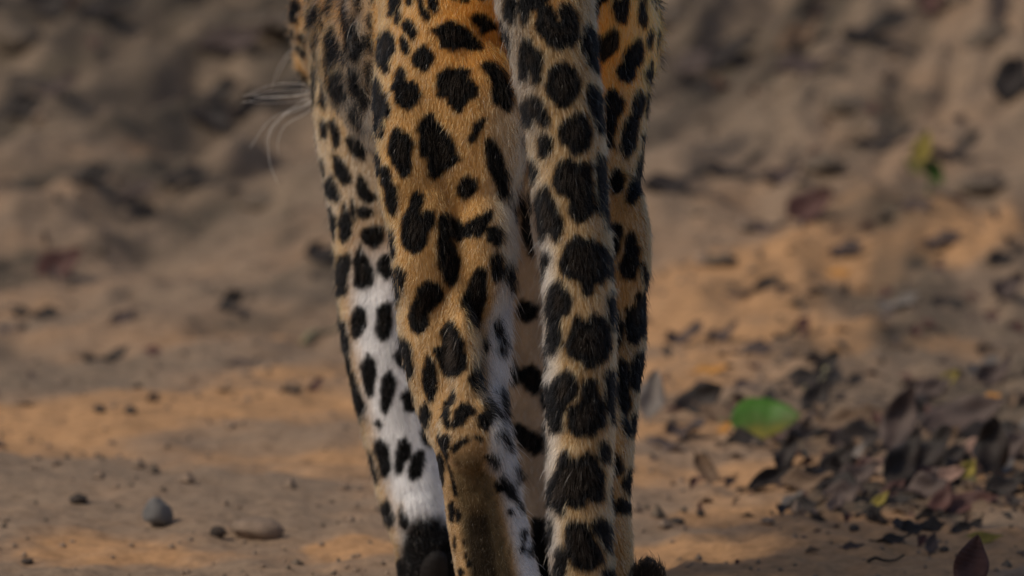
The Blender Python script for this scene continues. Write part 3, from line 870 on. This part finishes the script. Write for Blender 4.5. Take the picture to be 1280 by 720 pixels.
# ------------------------------------------------------------------ leaves, pebbles, twigs
def leaf_mesh(name, L, W, fold, curl, twist, seed, tip=1.0, wave=1.0):
    """ovate leaf with a raised midrib, wavy edge, rolled tip and a stalk; base at the origin, lying along +X"""
    rg = np.random.default_rng(seed)
    nu_, nw = 14, 7
    V, F = [], []
    for i in range(nu_):
        t = i / (nu_ - 1)
        hw = W * .5 * (math.sin(math.pi * min(t ** .8, 1)) ** .85) * (1 - .25 * t) * tip + .0004
        ang = curl * (t - .35)
        x = L * (t if abs(curl) < .05 else (math.sin(ang) + math.sin(curl * .35)) / curl)
        zc = 0 if abs(curl) < .05 else L * (math.cos(curl * .35) - math.cos(ang)) / curl
        for j in range(nw):
            s = -1 + 2 * j / (nw - 1)
            wv_ = wave * .10 * W * math.sin(9 * t + seed + 2.2 * s) * abs(s) + rg.normal(0, .012 * W)
            y = hw * s * math.cos(fold * abs(s))
            z = zc + hw * abs(s) * math.sin(fold) + wv_ * min(1, hw / (W * .25)) - (.03 * W if j == nw // 2 else 0)
            c_, s_ = math.cos(twist * (t - .5)), math.sin(twist * (t - .5))
            V.append((x, y * c_ - z * s_, y * s_ + z * c_))
    for i in range(nu_ - 1):
        for j in range(nw - 1):
            a = i * nw + j
            F.append((a, a + nw, a + nw + 1, a + 1))
    b = len(V)
    r = max(.0006, .012 * W)
    for k, xx in enumerate((-.16 * L, .02 * L)):
        for q in range(4):
            V.append((xx, r * math.cos(q * math.pi / 2), r * math.sin(q * math.pi / 2) + (.03 * L if k == 0 else 0)))
    for q in range(4):
        F.append((b + q, b + (q + 1) % 4, b + 4 + (q + 1) % 4, b + 4 + q))
    V = np.array(V); V[:, 0] -= L * .5
    return mesh(name, V, F)

def leaf_mat(name, c1, c2, trans=.15, rough=.6):
    m = NT(name)
    t_ = m.n('ShaderNodeTexCoord')
    n_ = m.n('ShaderNodeTexNoise', Scale=38.0, Detail=5.0, Roughness=.6); m.l(t_.outputs['Object'], n_.inputs['Vector'])
    w_ = m.n('ShaderNodeTexWave', Scale=70.0, Distortion=2.0); m.l(t_.outputs['Object'], w_.inputs['Vector'])
    r_ = m.n('ShaderNodeValToRGB')
    r_.color_ramp.elements[0].position = .32; r_.color_ramp.elements[0].color = (*c1, 1)
    r_.color_ramp.elements[1].position = .66; r_.color_ramp.elements[1].color = (*c2, 1)
    m.l(n_.outputs['Fac'], r_.inputs[0]); m.l(r_.outputs[0], m.b.inputs['Base Color'])
    b_ = m.n('ShaderNodeBump', Strength=.3, Distance=.001); m.l(w_.outputs['Fac'], b_.inputs['Height']); m.l(b_.outputs[0], m.b.inputs['Normal'])
    m.b.inputs['Roughness'].default_value = rough
    m.b.inputs['Specular IOR Level'].default_value = .25
    return m.m
LM = {
    'dark': leaf_mat('leaf_dark', (.014, .012, .012), (.046, .036, .034)),
    'purple': leaf_mat('leaf_purple', (.045, .032, .032), (.125, .090, .080)),
    'brown': leaf_mat('leaf_brown', (.10, .062, .040), (.22, .145, .095)),
    'maroon': leaf_mat('leaf_maroon', (.060, .028, .026), (.120, .058, .050)),
    'rust': leaf_mat('leaf_rust', (.14, .055, .030), (.26, .12, .065)),
    'pink': leaf_mat('leaf_pink', (.20, .12, .095), (.34, .215, .17)),
    'orange': leaf_mat('leaf_orange', (.42, .19, .045), (.62, .31, .08)),
    'yellow': leaf_mat('leaf_yellow', (.16, .13, .030), (.32, .25, .05)),
    'olive': leaf_mat('leaf_olive', (.09, .085, .035), (.22, .20, .075)),
    'green': leaf_mat('leaf_green', (.075, .085, .012), (.045, .130, .012), rough=.42),
    'grey': leaf_mat('leaf_grey', (.13, .115, .108), (.24, .21, .19)),
}
gl = NT('leaf_fresh_green')
t_ = gl.n('ShaderNodeTexCoord'); sx = gl.n('ShaderNodeSeparateXYZ'); gl.l(t_.outputs['Generated'], sx.inputs[0])
n_ = gl.n('ShaderNodeTexNoise', Scale=3.2, Detail=4.0); gl.l(t_.outputs['Generated'], n_.inputs['Vector'])
ad = gl.n('ShaderNodeMath', operation='MULTIPLY_ADD'); gl.l(n_.outputs['Fac'], ad.inputs[0]); ad.inputs[1].default_value = .7; gl.l(sx.outputs['Y'], ad.inputs[2])
r_ = gl.n('ShaderNodeValToRGB')
r_.color_ramp.elements[0].position = .42; r_.color_ramp.elements[0].color = (.20, .165, .012, 1)
r_.color_ramp.elements[1].position = 1.0; r_.color_ramp.elements[1].color = (.052, .150, .010, 1)
e = r_.color_ramp.elements.new(.74); e.color = (.075, .100, .014, 1)
gl.l(ad.outputs[0], r_.inputs[0]); gl.l(r_.outputs[0], gl.b.inputs['Base Color'])
gl.b.inputs['Roughness'].default_value = .6
LM['greenleaf'] = gl.m
def leaf(px, py, lpx, wpx, ang, tilt, mat, label, cat='leaf', group=None, curl=.9, fold=.35, name=None, dz=0.0, seed=None, twist=.3, wave=1.0):
    """px,py: where its middle stands on the ground; ang: heading of the long axis on the ground seen from above; tilt: lean back from lying flat, towards facing the camera"""
    p = unground(px, py)
    m = mpp(p[1])
    sd_ = seed if seed is not None else int(px * 7 + py * 13)
    L_, W_ = lpx * m, wpx * m
    me = leaf_mesh('leaf', L_, W_, fold, curl, twist, sd_, wave=wave)
    o = link(name or 'dead_leaf', me, None, LM[mat])
    so = o.modifiers.new('thick', 'SOLIDIFY'); so.thickness = .0007; so.offset = 0
    M = Matrix.Rotation(R(tilt), 4, 'X') @ Matrix.Rotation(R(ang), 4, 'Z')
    vv = np.array([(M @ v.co)[:] for v in me.vertices])
    zlow = vv[:, 2].min()
    # lowest point sinks 2 mm into the earth
    zg = float(terrain(np.array([p[0]]), np.array([p[1]]))[0])
    o.matrix_world = Matrix.Translation((p[0], p[1], zg - zlow - .003 + dz)) @ M
    return tag(o, label, cat, group)

G = 'dead leaves in the litter'
# distinct ones
leaf(957, 545, 90, 82, 3, 42, 'greenleaf', 'fresh green leaf lying flat among dark dead leaves', name='green_leaf', curl=.45, fold=.12, twist=.05, wave=.2)
leaf(878, 518, 78, 46, 25, 62, 'dark', 'black curled dead leaf arching between the leopard and the green leaf', curl=1.8)
leaf(900, 528, 60, 30, -30, 50, 'brown', 'brown dead leaf propped against the green leaf', curl=.6)
leaf(815, 528, 66, 40, 82, 68, 'grey', 'grey dead leaf standing upright beside the leopard\'s right hind leg', curl=.5)
leaf(1022, 516, 60, 40, 60, 50, 'dark', 'dark curled dead leaf touching the right end of the green leaf', curl=1.6)
leaf(1036, 470, 46, 28, 48, 60, 'dark', 'small black dead leaf standing on tip above the green leaf', curl=1.5)
leaf(1126, 572, 96, 52, 72, 68, 'purple', 'tall dark dead leaf standing on edge in the litter heap', curl=1.3)
leaf(1132, 584, 66, 44, 20, 40, 'dark', 'black dead leaf at the foot of the tall standing leaf', curl=1.2)
leaf(1205, 543, 120, 62, 18, 48, 'purple', 'large purplish dead leaf crowning the litter heap', curl=1.0)
leaf(1240, 553, 76, 52, 10, 34, 'dark', 'black dead leaf under the large purplish leaf', curl=.8)
leaf(1240, 518, 26, 17, 20, 45, 'orange', 'small orange leaf on the large purplish leaf', name='orange_leaf', dz=.016)
leaf(1206, 640, 84, 46, 4, 42, 'maroon', 'broad maroon dead leaf below the small yellow leaf', curl=1.0)
leaf(1211, 608, 30, 24, 60, 55, 'yellow', 'small round yellow leaf on the broad maroon leaf', name='yellow_leaf', dz=.008)
leaf(1190, 608, 38, 26, 20, 50, 'pink', 'pinkish dead leaf beside the small yellow leaf', dz=.006)
leaf(886, 604, 62, 32, -58, 64, 'brown', 'brown dead leaf standing upright like a cone on bare earth', curl=1.4, fold=.7)
leaf(964, 612, 72, 34, 30, 50, 'dark', 'dark folded dead leaf at the front tip of the litter', fold=.8)
leaf(1050, 590, 66, 32, 36, 60, 'dark', 'dark arched dead leaf in front of the tall standing leaf', curl=2.0)
leaf(1222, 676, 66, 26, 6, 30, 'yellow', 'yellow-olive withered leaf lying on sun-tinted sand', name='yellow_leaf', curl=.5)
leaf(1203, 664, 30, 22, 20, 50, 'dark', 'small black dead leaf behind the yellow-olive withered leaf')
leaf(1215, 745, 74, 54, 80, 72, 'maroon', 'maroon dead leaf standing with its pointed tip up in sun-tinted sand', curl=.6, fold=.45)
leaf(1100, 634, 34, 16, 50, 45, 'yellow', 'pale yellow leaf sliver at the edge of the litter', name='yellow_leaf')
leaf(1188, 478, 28, 18, 40, 55, 'yellow', 'small yellow leaf above the litter heap', name='yellow_leaf')
leaf(889, 466, 46, 20, 8, 40, 'orange', 'bright orange leaf on pale sand behind the black curled leaf', name='orange_leaf')
leaf(1045, 345, 40, 18, 8, 40, 'orange', 'ochre leaf flat on the sandy slope', name='ochre_leaf')
leaf(1210, 602, 26, 18, 0, 30, 'olive', 'olive leaf scrap behind the small yellow leaf')
leaf(906, 541, 26, 14, 50, 40, 'orange', 'amber leaf scrap at the left foot of the green leaf', name='amber_leaf')
leaf(922, 553, 44, 22, 5, 12, 'dark', 'dark green-black leaf tucked under the green leaf')
leaf(960, 360, 42, 20, 28, 55, 'dark', 'black dead leaf alone on the sandy slope', curl=1.3)
leaf(1188, 382, 50, 22, -12, 50, 'dark', 'black dead leaf on the slope above the small yellow leaf', curl=1.0)
leaf(76, 345, 70, 48, 30, 55, 'maroon', 'deep red dead leaf on the grey slope', curl=1.2)
leaf(1014, 275, 70, 50, 30, 55, 'maroon', 'deep red dead leaf on the slope behind the leopard\'s tail side', curl=1.2)
leaf(156, 402, 40, 22, 25, 50, 'purple', 'dark purple dead leaf on the sun-tinted sand band', curl=1.0)
# generic litter, told apart only by place
WORD = {'dark': 'blackish', 'purple': 'purple-brown', 'grey': 'ash-grey', 'brown': 'tan-brown', 'pink': 'dull pink', 'rust': 'reddish', 'maroon': 'deep maroon', 'olive': 'olive'}
def place_label(mt, a, b, what):
    if b > 470 and a > 800:
        z = 'lying in the litter heap' if b < 600 else 'on the trodden edge of the litter heap'
    elif b < 200:
        z = 'high on the grey slope'
    elif b < 400:
        z = 'on the middle of the slope'
    else:
        z = 'on the sandy foot of the slope'
    side = ' past the tail' if a > 800 else ' on the whisker side'
    return WORD[mt] + ' withered ' + what + ' ' + z + ('' if 'litter' in z else side)
ring = [(1085, 560, 60, 30, 10, 30, 'dark'), (1165, 590, 60, 34, 40, 40, 'dark'), (1240, 598, 56, 36, 80, 50, 'dark'), (1262, 570, 50, 30, 30, 40, 'purple'),
        (1010, 612, 50, 26, 10, 30, 'brown'), (1040, 612, 60, 30, -20, 30, 'dark'), (1075, 606, 44, 26, 30, 35, 'purple'), (1132, 612, 60, 32, 60, 50, 'dark'),
        (1160, 622, 44, 28, 10, 40, 'purple'), (1010, 640, 42, 20, 0, 25, 'dark'), (1060, 628, 46, 24, 10, 30, 'purple'), (1090, 648, 30, 16, 20, 25, 'dark'),
        (1155, 668, 40, 22, 0, 25, 'dark'), (1118, 678, 34, 14, 10, 20, 'dark'), (1060, 560, 44, 24, 40, 40, 'purple'), (990, 545, 54, 26, 5, 20, 'purple'),
        (860, 546, 60, 30, 10, 25, 'purple'), (830, 560, 70, 26, 5, 20, 'purple'), (985, 585, 40, 20, 60, 40, 'dark'), (1260, 620, 44, 26, 20, 35, 'dark'),
        (1095, 528, 50, 22, 15, 25, 'brown'), (1046, 545, 60, 26, 20, 30, 'brown'), (1180, 570, 40, 24, 45, 40, 'brown'), (1225, 575, 40, 22, -20, 40, 'pink'),
        (1105, 590, 50, 20, 15, 30, 'pink'), (1248, 480, 46, 24, 30, 40, 'purple'), (1165, 497, 46, 22, 30, 35, 'purple'), (1010, 480, 50, 20, 10, 30, 'dark'),
        (945, 440, 70, 24, 10, 30, 'purple'), (985, 425, 40, 18, 20, 30, 'dark'), (860, 430, 60, 30, 20, 30, 'purple'), (905, 425, 50, 24, 30, 30, 'purple'),
        (1125, 385, 60, 22, 14, 28, 'grey'), (1105, 400, 44, 20, 10, 28, 'purple'), (920, 372, 36, 14, 8, 30, 'purple'), (1262, 372, 50, 36, 40, 50, 'purple'),
        (290, 390, 44, 28, 40, 50, 'dark'), (138, 452, 70, 22, 5, 25, 'dark'), (305, 458, 50, 18, 8, 25, 'purple'), (366, 492, 28, 16, 10, 40, 'dark'),
        (395, 488, 30, 16, 50, 40, 'maroon'), (405, 325, 50, 30, 5, 45, 'dark'), (235, 235, 52, 30, 25, 50, 'dark'), (116, 230, 50, 30, 20, 50, 'dark'),
        (262, 160, 56, 36, -30, 55, 'dark'), (24, 150, 60, 44, 20, 55, 'dark'), (75, 120, 50, 26, 25, 50, 'purple'), (355, 136, 80, 40, 15, 50, 'dark'),
        (900, 85, 84, 46, 20, 55, 'dark'), (860, 100, 70, 40, 20, 45, 'purple'), (1000, 60, 60, 36, 40, 50, 'brown'), (1100, 50, 80, 36, 25, 45, 'dark'),
        (1160, 15, 60, 40, 30, 50, 'maroon'), (1010, 90, 80, 34, 22, 40, 'purple'), (850, 240, 80, 34, 18, 40, 'dark'), (925, 220, 70, 26, 8, 40, 'dark'),
        (980, 228, 44, 28, 30, 40, 'purple'), (1150, 262, 60, 24, 10, 30, 'purple'), (1200, 200, 60, 26, 30, 40, 'dark'), (1110, 188, 70, 24, 12, 40, 'dark'),
        (1265, 125, 60, 50, 60, 55, 'dark'), (960, 290, 60, 24, 5, 30, 'purple'), (1180, 310, 60, 26, 20, 30, 'purple'), (1060, 320, 50, 26, 15, 35, 'purple'),
        (1260, 330, 60, 26, 20, 30, 'dark'), (1230, 470, 50, 24, 35, 30, 'grey'), (60, 395, 40, 22, 5, 40, 'dark'), (25, 395, 30, 20, 5, 40, 'dark'),
        (60, 20, 90, 50, 20, 55, 'dark'), (140, 30, 80, 46, 30, 55, 'dark'), (300, 60, 90, 36, 20, 45, 'purple'), (270, 130, 60, 36, 20, 45, 'dark'), (160, 255, 60, 26, 20, 40, 'purple')]
for (a, b, l_, w_, an, ti, mt) in ring:
    if b < 260:
        l_, w_, ti = l_ * 1.35, w_ * 1.1, ti * .7
    elif a > 960 and b > 470:
        l_, w_, ti = l_ * 1.45, w_ * 1.5, ti * 1.25
    leaf(a, b, l_, w_, an, ti, mt, place_label(mt, a, b, 'dead leaf'), group=G, curl=random.uniform(.6, 2.0), twist=random.uniform(-.9, .9), wave=2.2)
rl = np.random.default_rng(12)
cnt = 0
while cnt < 70:                                  # small scraps inside the heap and round its fringe
    a, b = rl.normal(1130, 110), rl.normal(592, 48)
    if a < 830 or a > 1300 or b < 470 or b > 715:
        continue
    cnt += 1
    l_ = rl.uniform(22, 58) * (0.6 if b > 640 else 1)
    mt = str(rl.choice(['dark', 'dark', 'dark', 'purple', 'purple', 'brown', 'grey', 'maroon']))
    leaf(a, b, l_, l_ * rl.uniform(.4, .65), rl.uniform(-60, 90), rl.uniform(5, 50), mt,
         place_label(mt, a, b, 'leaf scrap'), group='leaf scraps in the litter', name='leaf_scrap', curl=rl.uniform(.3, 1.7), twist=rl.uniform(-.8, .8), seed=cnt)

# a seedling on the slope
p = unground(1160, 240)
sl = bpy.data.objects.new('seedling', None); COL.objects.link(sl); sl.location = p
tag(sl, 'small seedling with a green and a yellow leaf on the grey slope', 'seedling')
link('stem', tube_mesh('stem', [(0, 0, -.02), (.002, 0, .02), (-.002, 0, .045)], .0018, .001), sl, LM['green'])
for k, (mt, dx, dz_, ln, an) in enumerate((('green', .008, .022, .036, -60), ('yellow', -.006, .052, .042, 75), ('olive', -.016, .030, .030, 150))):
    o = link('leaf_blade', leaf_mesh('leaf_blade', ln, ln * .6, .3, .6, .2, 40 + k), sl, LM[mt])
    so = o.modifiers.new('thick', 'SOLIDIFY'); so.thickness = .0006
    o.matrix_basis = Matrix.Translation((dx, 0, dz_)) @ Matrix.Rotation(R(65), 4, 'X') @ Matrix.Rotation(R(an), 4, 'Z')

# pebbles
m_peb = simple('pebble_grey', (.155, .15, .15), .8, .2, .35, 60, .6)
m_peb2 = simple('pebble_tan', (.25, .185, .14), .9, .15, .3, 60, .6)
m_brn = simple('clod_brown', (.15, .118, .092), .95, .1, .35, 60, .8)
m_peb3 = simple('clod_dark', (.07, .058, .052), .95, .1, .4, 70, .8)
def pebble(px, py, wpx, hpx, mat, label, seed, group=None, name='pebble', sink=.25, peak=0.0):
    p = unground(px, py); m = mpp(p[1])
    rg = np.random.default_rng(seed)
    v, f = ellipsoid((0, 0, 0), (1, 1, 1), None, 26, 18)
    nrm = v.copy()
    fac = np.ones(len(v))
    for _ in range(9):                           # knocked-off facets
        d = rg.normal(size=3); d /= np.linalg.norm(d)
        h = rg.uniform(.62, .9)
        q = v @ d
        v = v - np.maximum(q - h, 0)[:, None] * d * .85
    v = v * (1 + .10 * fbm(nrm[:, 0] * 3 + seed, nrm[:, 2] * 3 + nrm[:, 1] * 2, seed, 3))[:, None]
    v[:, 0] *= 1 - peak * np.clip(v[:, 2], -.3, 1); v[:, 1] *= 1 - peak * np.clip(v[:, 2], -.3, 1)
    H = hpx * m / (2 - sink * 2) 
    v = v * np.array([wpx * m * .5, wpx * m * .45, H])
    o = link(name, mesh(name, v, f), None, mat)
    zg = float(terrain(np.array([p[0]]), np.array([p[1]]))[0])
    o.location = (p[0], p[1], zg + H * (1 - sink * 2) * .98)
    o.rotation_euler = (0, 0, rg.uniform(-.5, .5))
    return tag(o, label, 'stone', group)
pebble(197, 657, 37, 38, m_peb, 'grey egg-shaped pebble standing on bare earth', 3, sink=.12, peak=.28)
pebble(320, 670, 70, 24, m_peb2, 'wide tan stone half buried in the earth', 8, sink=.36)
pebble(272, 672, 22, 14, m_peb3, 'small dark stone beside the wide tan stone', 5)
pebble(98, 628, 24, 12, m_peb3, 'small flat dark stone off beyond the grey pebble', 6)
GP = 'small clods on the bare earth'
for k, (a, b, w_, h_) in enumerate([(70, 582, 16, 8), (235, 677, 12, 8), (163, 517, 16, 10), (24, 674, 14, 8), (34, 705, 16, 8), (180, 712, 18, 12), (430, 612, 14, 8), (355, 590, 14, 8),
                                    (875, 645, 12, 10), (1087, 696, 16, 8), (1200, 700, 14, 8), (1000, 718, 14, 10), (960, 655, 20, 8), (1048, 680, 18, 10), (1068, 664, 14, 8), (1090, 655, 16, 9),
                                    (845, 655, 22, 8), (256, 550, 14, 7), (290, 535, 16, 8), (330, 560, 12, 7), (125, 515, 18, 9), (1130, 700, 14, 7), (1180, 690, 12, 7), (1040, 655, 14, 8)]):
    if k % 2: continue
    pebble(a, b, w_, h_, m_peb3 if k % 3 else m_peb2, 'tiny clod of earth on the bare ground', 20 + k, GP, 'earth_clod')
GB = 'clods on the slope'
for k, (a, b, w_, h_) in enumerate([(20, 60, 70, 40), (180, 80, 60, 30), (340, 40, 70, 30), (200, 190, 50, 26), (330, 260, 50, 24), (100, 270, 60, 24), (830, 40, 60, 40), (960, 130, 60, 26),
                                    (1060, 140, 60, 28), (1180, 100, 70, 30), (1240, 60, 60, 40), (840, 180, 60, 28), (1030, 210, 44, 24), (1090, 240, 50, 22), (900, 330, 34, 16), (1010, 380, 40, 18), (1230, 240, 50, 24)]):
    if k % 2: continue
    pebble(a, b, w_ * 1.3, h_ * .8, m_brn, 'crumbly clod of earth lying on the slope', 60 + k, GB, 'earth_clod', sink=.3)

# twigs
m_tw = simple('twig_bark', (.07, .055, .045), .9, .15, .4, 80, .5)
m_tw2 = simple('stalk_pale', (.30, .27, .16), .8, .2, .3, 80, .3)
def twig(a, b, r, mat, label, lift=.004):
    p, q = unground(*a), unground(*b)
    n = 6; P = []
    for i in range(n):
        t = i / (n - 1)
        c = p * (1 - t) + q * t
        c[2] = float(terrain(c[None, 0], c[None, 1])[0]) + lift + .0015 * math.sin(i * 1.3)
        P.append(c)
    o0 = P[0].copy()
    o = link('twig', tube_mesh('twig', [x - o0 for x in P], r, r * .5, 8), None, mat); o.location = o0
    tag(o, label, 'twig')
twig((1040, 460), (1005, 490), .0035, m_tw2, 'pale dry stalk under the small black leaf standing on tip')
twig((1145, 655), (1178, 650), .003, m_tw, 'short dark twig lying in front of the broad maroon leaf')
twig((380, 432), (425, 412), .004, m_tw2, 'pale straw stalk on the sand behind the leopard\'s left foreleg')
twig((925, 372), (972, 350), .003, m_tw, 'thin dark twig beside the black leaf on the sandy slope')
twig((1085, 708), (1130, 700), .002, m_tw, 'thin dark twig on sun-tinted sand near the pointed maroon leaf')

# ------------------------------------------------------------------ loose grit and crumbled leaf bits, past counting
def scatter(name, n, sampler, maker, mats, label_seed):
    rg = np.random.default_rng(label_seed)
    V, F, MI, o_ = [], [], [], 0
    XY = sampler(rg, n)
    Z = terrain(XY[:, 0], XY[:, 1])
    for i in range(len(XY)):
        v, f = maker(rg, XY[i])
        V.append(v + np.array([XY[i, 0], XY[i, 1], Z[i]]))
        F.extend([tuple(k + o_ for k in q) for q in f]); MI.extend([int(rg.integers(len(mats)))] * len(f)); o_ += len(v)
    me = mesh(name, np.concatenate(V), F, False)
    for m in mats:
        me.materials.append(m)
    me.polygons.foreach_set('material_index', MI)
    o = link(name, me)
    o['kind'] = 'stuff'
    return o
OCT_F = [(0, 2, 4), (2, 1, 4), (1, 3, 4), (3, 0, 4), (2, 0, 5), (1, 2, 5), (3, 1, 5), (0, 3, 5)]
def grit_piece(rg, p):
    r = rg.uniform(.0012, .0034) * (1 + .25 * max(p[1], 0)) * (2.2 if rg.random() < .05 else 1)
    v = np.array([(1, 0, 0), (-1, 0, 0), (0, 1, 0), (0, -1, 0), (0, 0, 1), (0, 0, -.6)], float) * r * rg.uniform(.6, 1.3, (6, 1))
    return v + np.array([0, 0, r * .25]), OCT_F
def flake_piece(rg, p):
    L_ = rg.uniform(.006, .020) * (1 + .12 * max(p[1], 0)); W_ = L_ * rg.uniform(.35, .7); t = .0006
    a, ti, c_ = rg.uniform(0, 6.28), rg.uniform(-.2, 1.0), rg.uniform(.05, .35) * L_
    P = np.array([(-.5 * L_, 0, 0), (0, -.5 * W_, c_), (.5 * L_, 0, 0), (0, .5 * W_, c_)])
    P = np.concatenate([P, P + np.array([0, 0, t])])
    M = np.array((Matrix.Rotation(ti, 3, 'X') @ Matrix.Rotation(a, 3, 'Z')))
    P = P @ M.T
    P[:, 2] -= P[:, 2].min() + .0006
    return P, [(4, 5, 6), (4, 6, 7), (2, 1, 0), (3, 2, 0), (0, 1, 5, 4), (1, 2, 6, 5), (2, 3, 7, 6), (3, 0, 4, 7)]
def near(rg, n):
    y = rg.uniform(.3, 1.0, n) ** 1 * 0 + .35 + 4.5 * rg.random(n) ** 1.7
    return np.stack([rg.uniform(-.62, .62, n) * (1 + y * .08), y], 1)
def littery(rg, n):
    m = int(n * .2)
    xa, ya = rg.normal(.42, .13, m), rg.normal(1.75, .55, m)
    k = n - m
    yb = 2.0 + 8.5 * rg.random(k) ** 1.1
    xb = rg.uniform(-.9, .9, k)
    # drifted into slanting rows
    ub = yb - 5.0 * sstep(1.2, 7.0, yb) * xb * .7
    keep = fbm(xb / .20 + 8, ub / .38 + 3, 131, 4, .62) > rg.normal(-.02, .12, k)
    keep &= (xb > -.1) | (rg.random(k) < .55)
    XY = np.concatenate([np.stack([xa, ya], 1), np.stack([xb, yb], 1)[keep]])
    return XY[(XY[:, 1] > 1.25) | ((XY[:, 1] > .85) & (rg.random(len(XY)) < .22))]
scatter('grit', 1600, near, grit_piece, [m_peb2, m_peb2, m_peb2, m_brn], 301)
scatter('leaf_litter', 3000, littery, flake_piece, [LM['dark'], LM['dark'], LM['purple'], LM['brown'], LM['maroon']], 302)
